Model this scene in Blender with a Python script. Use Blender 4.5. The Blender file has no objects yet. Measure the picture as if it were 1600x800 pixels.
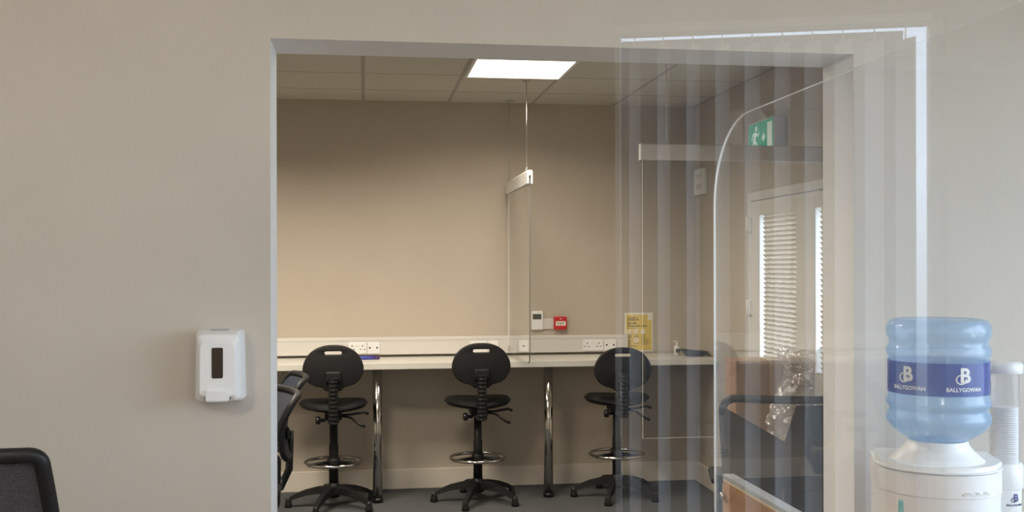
import bpy, bmesh, math, random
from mathutils import Vector, Matrix, Euler
random.seed(7)
PI = math.pi
S = bpy.context.scene
COL = S.collection

# ------------------------------------------------------------------ camera
F, YAW, CY, ROLL = 1650.0, 0.1397, 16.9, -0.002
cam_d = bpy.data.cameras.new('camera')
cam_d.sensor_width = 36.0
cam_d.lens = F / 1600 * 36.0
cam_d.shift_y = CY / 1600
cam_d.clip_start = 0.02
cam = bpy.data.objects.new('camera', cam_d)
COL.objects.link(cam)
cam.matrix_world = Matrix.Translation((0, 0, 1.56)) @ Matrix.Rotation(-YAW, 4, 'Z') @ Matrix.Rotation(PI/2, 4, 'X') @ Matrix.Rotation(ROLL, 4, 'Z')
S.camera = cam

# ------------------------------------------------------------------ view, world, daylight
S.view_settings.view_transform = 'Standard'
S.view_settings.look = 'None'
S.view_settings.gamma = 1
S.view_settings.exposure = 0.0
S.view_settings.use_curve_mapping = False
S.cycles.transparent_max_bounces = 32
S.cycles.max_bounces = 10
S.cycles.diffuse_bounces = 5
S.cycles.glossy_bounces = 6
S.cycles.sample_clamp_indirect = 6.0
SKY = 10.0
PANEL_BACK = 4.0        # glow of the lit diffusers
FILL_FRONT, LAMP_BACK = 48.0, 64.0           # glow of the added fill globes, watts of each ceiling panel
w = bpy.data.worlds.new('sky'); S.world = w; w.use_nodes = True
nt = w.node_tree; nt.nodes.clear()
bg = nt.nodes.new('ShaderNodeBackground'); out = nt.nodes.new('ShaderNodeOutputWorld')
tc = nt.nodes.new('ShaderNodeTexCoord'); sep = nt.nodes.new('ShaderNodeSeparateXYZ')
cr = nt.nodes.new('ShaderNodeValToRGB')
cr.color_ramp.elements[0].position = 0.44; cr.color_ramp.elements[0].color = (0.22, 0.24, 0.24, 1)
cr.color_ramp.elements[1].position = 0.54; cr.color_ramp.elements[1].color = (0.78, 0.92, 1.14, 1)
mp = nt.nodes.new('ShaderNodeMapRange'); mp.inputs[1].default_value = -1; mp.inputs[2].default_value = 1
nt.links.new(tc.outputs['Generated'], sep.inputs[0]); nt.links.new(sep.outputs[2], mp.inputs[0])
nt.links.new(mp.outputs[0], cr.inputs[0]); nt.links.new(cr.outputs[0], bg.inputs[0])
bg.inputs[1].default_value = SKY
nt.links.new(bg.outputs[0], out.inputs[0])

def portal(name, loc, rot, sx, sy):
    d = bpy.data.lights.new(name, 'AREA'); d.shape = 'RECTANGLE'; d.size = sx; d.size_y = sy
    d.cycles.is_portal = True
    o = bpy.data.objects.new(name, d); COL.objects.link(o); o.location = loc; o.rotation_euler = rot
portal('daylight_side', (3.18, 1.0, 1.6), (0, PI/2, 0), 1.8, 3.2)       # emits towards -X
portal('daylight_rear', (0.70, -1.82, 1.3), (PI/2, 0, 0), 1.3, 2.4)       # emits towards +Y
portal('daylight_door', (2.60, 5.54, 1.45), (0, PI/2, 0), 1.0, 1.5)

# ------------------------------------------------------------------ materials
def new_mat(name):
    m = bpy.data.materials.new(name); m.use_nodes = True
    n = m.node_tree; n.nodes.clear()
    return m, n.nodes, n.links

def mat(name, col, rough=0.5, metal=0.0, var=0.0, vscale=20.0, bump=0.0, bscale=200.0, spec=0.5, emit=None, estr=0.0):
    m, N, L = new_mat(name)
    o = N.new('ShaderNodeOutputMaterial'); b = N.new('ShaderNodeBsdfPrincipled')
    L.new(b.outputs[0], o.inputs[0])
    b.inputs['Base Color'].default_value = (*col, 1); b.inputs['Roughness'].default_value = rough
    b.inputs['Metallic'].default_value = metal; b.inputs['Specular IOR Level'].default_value = spec
    if var or bump:
        t = N.new('ShaderNodeTexCoord')
    if var:
        nz = N.new('ShaderNodeTexNoise'); nz.inputs['Scale'].default_value = vscale; nz.inputs['Detail'].default_value = 4
        r = N.new('ShaderNodeValToRGB')
        r.color_ramp.elements[0].position = .3; r.color_ramp.elements[1].position = .7
        r.color_ramp.elements[0].color = (*[c*(1-var) for c in col], 1)
        r.color_ramp.elements[1].color = (*[min(1, c*(1+var)) for c in col], 1)
        L.new(t.outputs['Object'], nz.inputs['Vector']); L.new(nz.outputs[0], r.inputs[0]); L.new(r.outputs[0], b.inputs['Base Color'])
    if bump:
        nb = N.new('ShaderNodeTexNoise'); nb.inputs['Scale'].default_value = bscale; nb.inputs['Detail'].default_value = 3
        bp = N.new('ShaderNodeBump'); bp.inputs['Strength'].default_value = bump; bp.inputs['Distance'].default_value = .004
        L.new(t.outputs['Object'], nb.inputs['Vector']); L.new(nb.outputs[0], bp.inputs['Height']); L.new(bp.outputs[0], b.inputs['Normal'])
    if emit:
        b.inputs['Emission Color'].default_value = (*emit, 1); b.inputs['Emission Strength'].default_value = estr
    return m

def clear(name, tint=(.97, .98, .975), f0=0.04, rough=0.0, gcol=(1, 1, 1), bump=0.0, bscale=8, haze=0.0, hcol=(.8, .8, .8), gain=1.0):
    """thin clear sheet: what lies behind, plus a mirror share by the Schlick rule"""
    m, N, L = new_mat(name)
    o = N.new('ShaderNodeOutputMaterial'); mx = N.new('ShaderNodeMixShader')
    t = N.new('ShaderNodeBsdfTransparent'); g = N.new('ShaderNodeBsdfGlossy')
    t.inputs[0].default_value = (*tint, 1); g.inputs[0].default_value = (*gcol, 1); g.inputs['Roughness'].default_value = rough
    ge = N.new('ShaderNodeNewGeometry'); dt = N.new('ShaderNodeVectorMath'); dt.operation = 'DOT_PRODUCT'
    L.new(ge.outputs['Incoming'], dt.inputs[0]); L.new(ge.outputs['Normal'], dt.inputs[1])
    def mth(op, a, b=None):
        n = N.new('ShaderNodeMath'); n.operation = op
        if isinstance(a, (int, float)): n.inputs[0].default_value = a
        else: L.new(a, n.inputs[0])
        if b is not None:
            if isinstance(b, (int, float)): n.inputs[1].default_value = b
            else: L.new(b, n.inputs[1])
        return n.outputs[0]
    c = mth('ABSOLUTE', dt.outputs['Value']); p = mth('POWER', mth('SUBTRACT', 1.0, c), 5.0)
    f = mth('ADD', mth('MULTIPLY', p, (1 - f0)*gain), f0)
    L.new(f, mx.inputs[0])
    src = t.outputs[0]
    if haze:
        h = N.new('ShaderNodeBsdfDiffuse'); h.inputs[0].default_value = (*hcol, 1)
        hm = N.new('ShaderNodeMixShader'); hm.inputs[0].default_value = haze
        L.new(t.outputs[0], hm.inputs[1]); L.new(h.outputs[0], hm.inputs[2]); src = hm.outputs[0]
    L.new(src, mx.inputs[1]); L.new(g.outputs[0], mx.inputs[2]); L.new(mx.outputs[0], o.inputs[0])
    if bump:
        tcn = N.new('ShaderNodeTexCoord'); nb = N.new('ShaderNodeTexNoise'); nb.inputs['Scale'].default_value = bscale
        bp = N.new('ShaderNodeBump'); bp.inputs['Strength'].default_value = bump; bp.inputs['Distance'].default_value = .02
        L.new(tcn.outputs['Object'], nb.inputs['Vector']); L.new(nb.outputs[0], bp.inputs['Height']); L.new(bp.outputs[0], g.inputs['Normal'])
    return m

def wood_mat(name, c0, c1, axis=1):
    m, N, L = new_mat(name)
    o = N.new('ShaderNodeOutputMaterial'); b = N.new('ShaderNodeBsdfPrincipled'); L.new(b.outputs[0], o.inputs[0])
    t = N.new('ShaderNodeTexCoord'); mpn = N.new('ShaderNodeMapping')
    sc = [14, 14, 14]; sc[axis] = 1.4
    mpn.inputs['Scale'].default_value = sc
    nz = N.new('ShaderNodeTexNoise'); nz.inputs['Scale'].default_value = 3; nz.inputs['Detail'].default_value = 6
    nz.inputs['Distortion'].default_value = .6
    r = N.new('ShaderNodeValToRGB'); r.color_ramp.elements[0].position = .35; r.color_ramp.elements[1].position = .68
    r.color_ramp.elements[0].color = (*c0, 1); r.color_ramp.elements[1].color = (*c1, 1)
    L.new(t.outputs['Object'], mpn.inputs[0]); L.new(mpn.outputs[0], nz.inputs[0]); L.new(nz.outputs[0], r.inputs[0])
    L.new(r.outputs[0], b.inputs['Base Color']); b.inputs['Roughness'].default_value = .38
    return m

def tile_mat(name, col, line, size, x0, y0, wdt):
    m, N, L = new_mat(name)
    o = N.new('ShaderNodeOutputMaterial'); b = N.new('ShaderNodeBsdfPrincipled'); L.new(b.outputs[0], o.inputs[0])
    b.inputs['Roughness'].default_value = .9
    t = N.new('ShaderNodeTexCoord'); sp = N.new('ShaderNodeSeparateXYZ'); L.new(t.outputs['Object'], sp.inputs[0])
    def mth(op, a, bb):
        n = N.new('ShaderNodeMath'); n.operation = op
        for i, v in enumerate((a, bb)):
            if isinstance(v, (int, float)): n.inputs[i].default_value = v
            else: L.new(v, n.inputs[i])
        return n.outputs[0]
    masks = []
    for k, off in ((0, x0), (1, y0)):
        u = mth('DIVIDE', mth('ADD', mth('SUBTRACT', sp.outputs[k], off), wdt/2 + 60), size)
        fr = mth('FRACT', u, 0)
        masks.append(mth('LESS_THAN', fr, wdt/size))
    msk = mth('MAXIMUM', masks[0], masks[1])
    nz = N.new('ShaderNodeTexNoise'); nz.inputs['Scale'].default_value = 160; L.new(t.outputs['Object'], nz.inputs[0])
    r = N.new('ShaderNodeValToRGB'); r.color_ramp.elements[0].position = .3; r.color_ramp.elements[1].position = .6
    r.color_ramp.elements[0].color = (*[c*.88 for c in col], 1); r.color_ramp.elements[1].color = (*col, 1)
    L.new(nz.outputs[0], r.inputs[0])
    mx = N.new('ShaderNodeMix'); mx.data_type = 'RGBA'
    L.new(msk, mx.inputs[0]); L.new(r.outputs[0], mx.inputs[6]); mx.inputs[7].default_value = (*line, 1)
    L.new(mx.outputs[2], b.inputs['Base Color'])
    return m

M = {}
M['taupe'] = mat('wall_paint_taupe', (.54, .492, .425), .75, var=.025, vscale=3, bump=.08, bscale=160)
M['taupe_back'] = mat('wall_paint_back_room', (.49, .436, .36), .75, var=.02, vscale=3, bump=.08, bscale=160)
M['reveal'] = mat('reveal_paint', (.82, .83, .83), .6)
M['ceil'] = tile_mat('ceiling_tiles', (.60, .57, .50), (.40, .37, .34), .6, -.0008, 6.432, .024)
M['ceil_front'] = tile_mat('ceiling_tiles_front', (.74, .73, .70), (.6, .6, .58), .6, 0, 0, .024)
M['carpet'] = mat('carpet_grey', (.075, .080, .083), .95, var=.35, vscale=220, bump=.5, bscale=500)
M['front_floor'] = wood_mat('floor_boards', (.26, .19, .14), (.34, .26, .19))
M['skirt'] = mat('skirting_cream', (.66, .61, .53), .5)
M['white'] = mat('white_plastic', (.80, .80, .79), .35)
M['cream'] = mat('cream_plastic', (.64, .62, .585), .4)
M['worktop'] = mat('worktop_cream', (.62, .605, .56), .35)
M['dark'] = mat('dark_void', (.02, .02, .02), .6)
M['black'] = mat('black_plastic', (.010, .010, .011), .5, spec=.3, var=.2, vscale=120, bump=.1, bscale=600)
M['black_gloss'] = mat('black_plastic_smooth', (.010, .010, .011), .3, spec=.4)
M['fabric'] = mat('black_fabric', (.035, .037, .043), .95, var=.4, vscale=420, bump=.4, bscale=900)
M['mesh_cloth'] = mat('charcoal_mesh', (.055, .056, .062), .9, var=.55, vscale=380, bump=.5, bscale=800)
M['navy'] = mat('navy_fabric', (.012, .017, .030), .9, var=.35, vscale=300, bump=.3, bscale=700)
M['chrome'] = mat('chrome', (.62, .60, .57), .14, metal=1)
M['steel'] = mat('brushed_steel', (.55, .54, .52), .3, metal=1)
M['glaze'] = clear('door_glass', (.95, .97, .97))
M['glaze_tint'] = clear('dimming_glass', (.76, .78, .80))  # tint added to dim the sky mirrored around the blind
M['acrylic'] = clear('clear_acrylic', (.97, .98, .98), .045)
M['acrylic_near'] = clear('clear_acrylic_near', (.995, .995, .995), .04)
M['acrylic_side'] = clear('clear_acrylic_side', (.975, .98, .98), .032, haze=.022, hcol=(.82, .83, .83), gain=.5)  # white haze mixed in stands for the milky reflections
M['acrylic_tint'] = clear('clear_acrylic_dull', (.93, .935, .93), .04, haze=.03)
M['edge'] = mat('acrylic_edge', (.86, .87, .84), .25)  # white colour stands for light gathered in the sheet's rim
M['edge_dark'] = mat('acrylic_edge_dark', (.18, .18, .17), .3)
M['wood'] = wood_mat('honey_wood', (.34, .15, .042), (.46, .22, .07), 1)
M['wood_edge'] = mat('pale_wood_edge', (.78, .60, .38), .5)
M['grey_top'] = mat('grey_laminate', (.42, .43, .43), .4, var=.05, vscale=40)
M['carton'] = mat('brown_cardboard', (.36, .215, .135), .85, var=.08, vscale=12)
M['tape'] = mat('parcel_tape', (.48, .33, .22), .3)
M['film'] = clear('crumpled_film', (.93, .92, .90), .20, rough=.14, bump=1.0, bscale=34, haze=.13, hcol=(.85, .83, .80))
M['red'] = mat('red_plastic', (.55, .025, .03), .35)
M['lcd'] = mat('lcd_grey', (.10, .105, .09), .2)
M['yellow'] = mat('poster_yellow', (.70, .53, .12), .6)
M['paper'] = mat('paper_white', (.80, .77, .68), .7)
M['ink'] = mat('print_ink', (.10, .075, .02), .7)
M['navy_ink'] = mat('navy_print', (.02, .04, .17), .5)
M['grey_print'] = mat('grey_print', (.42, .43, .44), .6)
M['green_sign'] = mat('exit_green', (.01, .30, .17), .3, emit=(.02, .55, .33), estr=.25)
M['white_sign'] = mat('exit_white', (.8, .85, .82), .3, emit=(.8, 1, .9), estr=.25)
M['sign_case'] = mat('sign_case_grey', (.40, .40, .385), .4)
M['blue_pen'] = mat('blue_pen', (.03, .045, .33), .35)
M['purple_pen'] = mat('violet_pen', (.06, .03, .14), .35)
M['tray'] = mat('dark_blue_tray', (.03, .035, .07), .3)
M['upvc'] = mat('white_upvc', (.74, .73, .71), .3)

M['gel'] = mat('clear_gel_bottle', (.72, .73, .70), .25)
M['teal'] = mat('teal_insert', (.12, .42, .38), .3)
M['outside_dark'] = mat('outside_dim', (.09, .09, .09), .9, var=.1, vscale=3)  # kept dark so the gaps between mirrored slats stay dim

m_, N_, L_ = new_mat('polished_clear_edge')
o_ = N_.new('ShaderNodeOutputMaterial'); t_ = N_.new('ShaderNodeBsdfTransparent'); t_.inputs[0].default_value = (.97, .97, .97, 1); L_.new(t_.outputs[0], o_.inputs[0])
M['clear_edge'] = m_
def emit_mat(name, col, s):
    m, N, L = new_mat(name)
    o = N.new('ShaderNodeOutputMaterial'); e = N.new('ShaderNodeEmission')
    e.inputs[0].default_value = (*col, 1); e.inputs[1].default_value = s; L.new(e.outputs[0], o.inputs[0]); return m
M['led_back'] = emit_mat('led_diffuser_warm', (1.0, .90, .74), PANEL_BACK)
M['fill_front'] = emit_mat('fill_globe_glow', (1.0, .95, .86), FILL_FRONT)

def slat_cloth(name, c0, c1, fac):
    m, N, L = new_mat(name)
    o = N.new('ShaderNodeOutputMaterial'); mx = N.new('ShaderNodeMixShader'); mx.inputs[0].default_value = fac
    d = N.new('ShaderNodeBsdfDiffuse'); t = N.new('ShaderNodeBsdfTranslucent')
    d.inputs[0].default_value = (*c0, 1); t.inputs[0].default_value = (*c1, 1)
    L.new(d.outputs[0], mx.inputs[1]); L.new(t.outputs[0], mx.inputs[2]); L.new(mx.outputs[0], o.inputs[0]); return m
M['blind_cloth'] = slat_cloth('blind_cloth', (.70, .71, .71), (.78, .79, .79), .55)
M['slat'] = slat_cloth('cream_slat', (.60, .54, .46), (.55, .46, .36), .16)

def bottle_mat(name, tint, body, mix):
    m, N, L = new_mat(name)
    o = N.new('ShaderNodeOutputMaterial'); mx = N.new('ShaderNodeMixShader'); mx.inputs[0].default_value = mix
    t = N.new('ShaderNodeBsdfTransparent'); t.inputs[0].default_value = (*tint, 1)
    b = N.new('ShaderNodeBsdfPrincipled'); b.inputs['Base Color'].default_value = (*body, 1); b.inputs['Roughness'].default_value = .12
    b.inputs['Specular IOR Level'].default_value = .9
    L.new(t.outputs[0], mx.inputs[1]); L.new(b.outputs[0], mx.inputs[2]); L.new(mx.outputs[0], o.inputs[0]); return m
M['bottle'] = bottle_mat('blue_bottle_plastic', (.76, .88, .97), (.42, .63, .88), .40)
M['band'] = bottle_mat('navy_label_film', (.24, .33, .62), (.08, .14, .44), .60)
M['tube_clear'] = clear('clear_tube', (.93, .93, .94), .06, rough=.05, haze=.10, hcol=(.8, .8, .82))

# ------------------------------------------------------------------ mesh helpers
class MB:
    def __init__(s): s.bm = bmesh.new()
    def _xf(s, vs, m):
        bmesh.ops.transform(s.bm, matrix=m, verts=vs)
    def box(s, lo, hi, bev=0.0, seg=2, m=None, mi=0):
        n0 = len(s.bm.faces)
        r = bmesh.ops.create_cube(s.bm, size=1)
        vs = r['verts']
        c = [(a+b)/2 for a, b in zip(lo, hi)]; d = [abs(b-a) for a, b in zip(lo, hi)]
        s._xf(vs, Matrix.Translation(c) @ Matrix.Diagonal((*d, 1)))
        fs = set(f for v in vs for f in v.link_faces)
        if bev:
            es = list(set(e for v in vs for e in v.link_edges))
            rb = bmesh.ops.bevel(s.bm, geom=es, offset=min(bev, min(d)*.49), segments=seg, affect='EDGES', profile=.5)
            vs = list(set(v for f in rb['faces'] for v in f.verts) | set(v for f in fs if f.is_valid for v in f.verts))
        vs = [v for v in vs if v.is_valid]
        for f in set(f for v in vs for f in v.link_faces): f.material_index = mi
        if m is not None: s._xf(vs, m)
        return s
    def tube(s, pts, r, seg=12, closed=False, mi=0, m=None, caps=True):
        pts = [Vector(p) for p in pts]; n = len(pts)
        rs = r if isinstance(r, (list, tuple)) else [r]*n
        rings = []; up = None
        for i, p in enumerate(pts):
            if closed: t = pts[(i+1) % n] - pts[i-1]
            else: t = pts[min(i+1, n-1)] - pts[max(i-1, 0)]
            t.normalize()
            if up is None: up = Vector((0, 0, 1)) if abs(t.z) < .9 else Vector((1, 0, 0))
            a = t.cross(up)
            if a.length < 1e-4: a = t.cross(Vector((0, 1, 0)))
            a.normalize(); b = a.cross(t).normalized(); up = b
            rings.append([s.bm.verts.new(p + a*math.cos(2*PI*k/seg)*rs[i] + b*math.sin(2*PI*k/seg)*rs[i]) for k in range(seg)])
        vs = [v for q in rings for v in q]
        for i in range(n if closed else n-1):
            A, B = rings[i], rings[(i+1) % n]
            for k in range(seg):
                f = s.bm.faces.new((A[k], A[(k+1) % seg], B[(k+1) % seg], B[k])); f.smooth = True; f.material_index = mi
        if not closed and caps:
            f = s.bm.faces.new(rings[0][::-1]); f.material_index = mi
            f = s.bm.faces.new(rings[-1]); f.material_index = mi
        if m is not None: s._xf(vs, m)
        return s
    def lathe(s, prof, seg=32, c=(0, 0), mi=0, m=None, a0=0.0, a1=2*PI, cap=True, smooth=True):
        full = abs(a1-a0-2*PI) < 1e-6
        nseg = seg if full else seg+1
        rings = []
        for r, z in prof:
            rings.append([s.bm.verts.new((c[0]+r*math.cos(a0+(a1-a0)*k/seg), c[1]+r*math.sin(a0+(a1-a0)*k/seg), z)) for k in range(nseg)])
        for A, B in zip(rings, rings[1:]):
            for k in range(seg):
                k2 = (k+1) % nseg
                f = s.bm.faces.new((A[k], A[k2], B[k2], B[k])); f.smooth = smooth; f.material_index = mi
        if full and cap:
            for q, fl in ((rings[0], True), (rings[-1], False)):
                f = s.bm.faces.new(q[::-1] if fl else q); f.material_index = mi
        if m is not None: s._xf([v for q in rings for v in q], m)
        return s
    def prism(s, poly, h0, h1, axis='z', mi=0, m=None, side_mi=None, bev=0.0):
        """poly of 2-D points swept along axis: z (x,y), y (x,z), x (y,z)"""
        def P(p, h): return {'z': (p[0], p[1], h), 'y': (p[0], h, p[1]), 'x': (h, p[0], p[1])}[axis]
        A = [s.bm.verts.new(P(p, h0)) for p in poly]; B = [s.bm.verts.new(P(p, h1)) for p in poly]
        fs = [s.bm.faces.new(A), s.bm.faces.new(B[::-1])]
        for f in fs: f.material_index = mi
        n = len(poly); sides = []
        for k in range(n):
            f = s.bm.faces.new((A[k], B[k], B[(k+1) % n], A[(k+1) % n])); f.material_index = mi if side_mi is None else side_mi; sides.append(f)
        vs = A+B
        if bev:
            es = list(set(e for f in fs for e in f.edges))
            rb = bmesh.ops.bevel(s.bm, geom=es, offset=bev, segments=2, affect='EDGES')
            vs = list(set(v for f in rb['faces'] for v in f.verts) | set(v for v in vs if v.is_valid))
            vs = list(set(vs) | set(v for f in fs if f.is_valid for v in f.verts))
        if m is not None: s._xf([v for v in vs if v.is_valid], m)
        return s
    def grid(s, fn, nu, nv, mi=0, smooth=True):
        V = [[s.bm.verts.new(fn(i/nu, j/nv)) for j in range(nv+1)] for i in range(nu+1)]
        for i in range(nu):
            for j in range(nv):
                f = s.bm.faces.new((V[i][j], V[i+1][j], V[i+1][j+1], V[i][j+1])); f.smooth = smooth; f.material_index = mi
        return s
    def mesh(s, me):
        s.bm.from_mesh(me); return s
    def build(s, name, mats, parent=None, loc=None, recalc=True, smooth=None):
        if recalc: bmesh.ops.recalc_face_normals(s.bm, faces=s.bm.faces)
        me = bpy.data.meshes.new(name); s.bm.to_mesh(me); s.bm.free()
        if not isinstance(mats, (list, tuple)): mats = [mats]
        for x in mats: me.materials.append(x)
        if smooth:
            for p in me.polygons: p.use_smooth = True
            me.set_sharp_from_angle(angle=math.radians(smooth))
        o = bpy.data.objects.new(name, me); COL.objects.link(o)
        if parent: o.parent = parent
        if loc: o.location = loc
        return o

def rrect(w_, h_, r, n=5, cx=0, cy=0):
    pts = []
    for sx, sy, a in ((1, 1, 0), (-1, 1, PI/2), (-1, -1, PI), (1, -1, 1.5*PI)):
        for k in range(n+1):
            t = a + PI/2*k/n
            pts.append((cx+sx*(w_/2-r)+r*math.cos(t), cy+sy*(h_/2-r)+r*math.sin(t)))
    return pts

def plate_mesh(outline, holes=(), depth=.02, bevel=.004):
    """flat plate with holes from 2-D outlines, in XY, thickness along Z"""
    cu = bpy.data.curves.new('tmp', 'CURVE'); cu.dimensions = '2D'; cu.fill_mode = 'BOTH'
    cu.extrude = max(depth/2-bevel, .0001); cu.bevel_depth = bevel; cu.bevel_resolution = 2; cu.offset = -bevel
    for pl in (outline, *holes):
        sp = cu.splines.new('POLY'); sp.points.add(len(pl)-1)
        for p, q in zip(sp.points, pl): p.co = (q[0], q[1], 0, 1)
        sp.use_cyclic_u = True
    o = bpy.data.objects.new('tmp', cu); COL.objects.link(o)
    dg = bpy.context.evaluated_depsgraph_get()
    me = bpy.data.meshes.new_from_object(o.evaluated_get(dg))
    bpy.data.objects.remove(o); bpy.data.curves.remove(cu)
    return me

def text_mesh(txt, size, depth=.0004, align='CENTER', bold=0.0, shear=0):
    cu = bpy.data.curves.new('tmp', 'FONT'); cu.body = txt; cu.size = size; cu.extrude = depth; cu.align_x = align
    cu.align_y = 'CENTER'; cu.offset = bold; cu.shear = shear; cu.resolution_u = 3
    o = bpy.data.objects.new('tmp', cu); COL.objects.link(o)
    dg = bpy.context.evaluated_depsgraph_get()
    me = bpy.data.meshes.new_from_object(o.evaluated_get(dg))
    bpy.data.objects.remove(o); bpy.data.curves.remove(cu)
    return me

def tag(o, label=None, cat=None, group=None, kind=None):
    if label: o['label'] = label
    if cat: o['category'] = cat
    if group: o['group'] = group
    if kind: o['kind'] = kind
    return o
def empty(name, loc=(0, 0, 0), rz=0.0):
    o = bpy.data.objects.new(name, None); COL.objects.link(o); o.location = loc; o.rotation_euler = (0, 0, rz)
    o.empty_display_size = .1
    return o
def struct(o, label=None, cat=None):
    o['kind'] = 'structure'
    return tag(o, label, cat)
def copy_tree(o, parent=None):
    c = o.copy(); COL.objects.link(c); c.parent = parent
    for ch in o.children: copy_tree(ch, c)
    return c
RX90 = Matrix.Rotation(PI/2, 4, 'X')      # XY plate -> upright XZ plate facing -Y

# ------------------------------------------------------------------ the setting
YM, TM = 3.075, .22          # wall with the opening
YB, XR, H = 7.475, 2.41, 2.73
XL, XRF, YF = -2.7, 3.06, -1.64
OX0, OX1, OZ = -.262, 1.496, 2.213

b = MB()
def wall_mid():
    # profile in x,z with the opening, swept along y
    poly = [(XL, 0), (OX0, 0), (OX0, OZ), (OX1, OZ), (OX1, 0), (XRF+.1, 0), (XRF+.1, H), (XL, H)]
    for f0, mi in ((YM, 0), (YM+TM, 2)):
        pass
    bm = b.bm
    A = [bm.verts.new((x, YM, z)) for x, z in poly]; B = [bm.verts.new((x, YM+TM, z)) for x, z in poly]
    def q(i, j, k, l, mi, W):
        f = bm.faces.new([W[n] for n in (i, j, k, l)]); f.material_index = mi
    # front and back faces as left, right, top pieces sharing corners
    for W, mi in ((A, 0), (B, 2)):
        y = YM if W is A else YM+TM
        t0 = bm.verts.new((OX0, y, H)); t1 = bm.verts.new((OX1, y, H))
        for vs in ((W[0], W[1], W[2], t0, W[7]), (W[2], W[3], t1, t0), (W[4], W[5], W[6], t1, W[3])):
            f = bm.faces.new(vs); f.material_index = mi
    for i, j in ((1, 2), (2, 3), (3, 4)):
        f = bm.faces.new((A[i], A[j], B[j], B[i])); f.material_index = 1
    for i, j in ((0, 1), (4, 5), (5, 6), (7, 0)):
        f = bm.faces.new((A[i], A[j], B[j], B[i])); f.material_index = 0
wall_mid()
struct(b.build('wall_middle', [M['taupe'], M['reveal'], M['taupe_back']]), 'taupe partition wall with a wide opening cut through it', 'wall')
struct(MB().box((XL, YB, 0), (XR+.1, YB+.1, H)).build('wall_back', M['taupe_back']), 'brown-taupe rear wall of the room beyond the opening', 'wall')
struct(MB().box((XL-.1, YF-.1, 0), (XL, YB+.1, H)).build('wall_left', M['taupe']), 'taupe left wall of both rooms', 'wall')
# right wall of the far room, with the door opening Y 4.72..6.40, to z 2.03
DY0, DY1, DZ = 4.70, 6.42, 2.025
b = MB()
b.box((XR, YM+TM, 0), (XR+.2, DY0, H)).box((XR, DY1, 0), (XR+.2, YB, H)).box((XR, DY0, DZ), (XR+.2, DY1, H))
struct(b.build('wall_right', M['taupe_back']), 'taupe right-hand wall of the far room around the white door', 'wall')
# near room: right wall with a wide window, rear wall with the blind window
b = MB()
b.box((XRF, YF, 0), (XRF+.1, -.6, H)).box((XRF, 2.6, 0), (XRF+.1, YM, H)).box((XRF, -.6, 0), (XRF+.1, 2.6, .7)).box((XRF, -.6, 2.5), (XRF+.1, 2.6, H))
struct(b.build('wall_near_right', M['taupe']), 'taupe right wall of the near room with its wide window', 'wall')
RX0, RX1, RZ0, RZ1 = .05, 1.340, .1, 2.51
b = MB()
b.box((XL, YF-.15, 0), (RX0, YF, H)).box((RX1, YF-.15, 0), (XRF+.1, YF, H)).box((RX0, YF-.15, 0), (RX1, YF, RZ0)).box((RX0, YF-.15, RZ1), (RX1, YF, H))
struct(b.build('wall_near_rear', M['taupe']), 'taupe wall behind the photographer with the blind-hung window', 'wall')
struct(MB().box((XL-.1, YM+TM-.1, -.05), (XR+.2, YB+.1, 0)).build('floor', M['carpet']), 'grey carpet floor of the far room', 'floor')
struct(MB().box((XL-.1, YF-.2, -.05), (XRF+.2, YM+TM-.1, 0)).build('floor_near', M['front_floor']), 'brown board floor of the near room', 'floor')
struct(MB().box((XL-.1, YM+TM, H), (XR+.2, YB+.1, H+.05)).build('ceiling', M['ceil']), 'suspended ceiling of square grey tiles in the far room', 'ceiling')
struct(MB().box((XL-.1, YF-.2, H), (XRF+.2, YM+TM, H+.05)).build('ceiling_near', M['ceil_front']), 'pale tiled ceiling of the near room', 'ceiling')
def skirting(name, lo, hi, lab):
    struct(MB().box(lo, hi, .004).build(name, M['skirt']), lab, 'skirting')
skirting('baseboard_back', (XL, YB-.018, 0), (XR, YB, .14), 'cream skirting board along the rear wall under the worktop')
skirting('baseboard_right', (XR-.018, DY1+.06, 0), (XR, YB-.02, .14), 'cream skirting board at the foot of the right wall')

# near windows (frames and panes)
def window_frame(name, lab, x0, x1, z0, z1, y, axis):
    r = empty(name); tag(r, lab, 'window', kind='structure')
    b = MB(); t = .05
    def bx(a0, a1, c0, c1):
        if axis == 'y': b.box((a0, y-.03, c0), (a1, y+.03, c1), .005)
        else: b.box((y-.03, a0, c0), (y+.03, a1, c1), .005)
    bx(x0, x0+t, z0, z1); bx(x1-t, x1, z0, z1); bx(x0+t, x1-t, z0, z0+t); bx(x0+t, x1-t, z1-t*.3, z1)
    if axis == 'x':
        for k in (1, 2): bx(x0+(x1-x0)*k/3-.03, x0+(x1-x0)*k/3+.03, z0+t, z1-t*.3)
    b.build('window_frame', M['upvc'], r)
    b = MB()
    if axis == 'y': b.box((x0+t*.6, y-.004, z0+t*.6), (x1-t*.6, y+.004, z1-t*.2))
    else: b.box((y-.004, x0+t*.6, z0+t*.6), (y+.004, x1-t*.6, z1-t*.2))
    b.build('window_pane', M['glaze_tint' if axis == 'y' else 'glaze'], r)
    return r
window_frame('window_1', 'wide white-framed window in the near right wall', -.6, 2.6, .7, 2.5, XRF+.06, 'x')
window_frame('window_2', 'tall window behind the photographer, seen only mirrored in acrylic', RX0, RX1, RZ0, RZ1, YF-.10, 'y')

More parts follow.
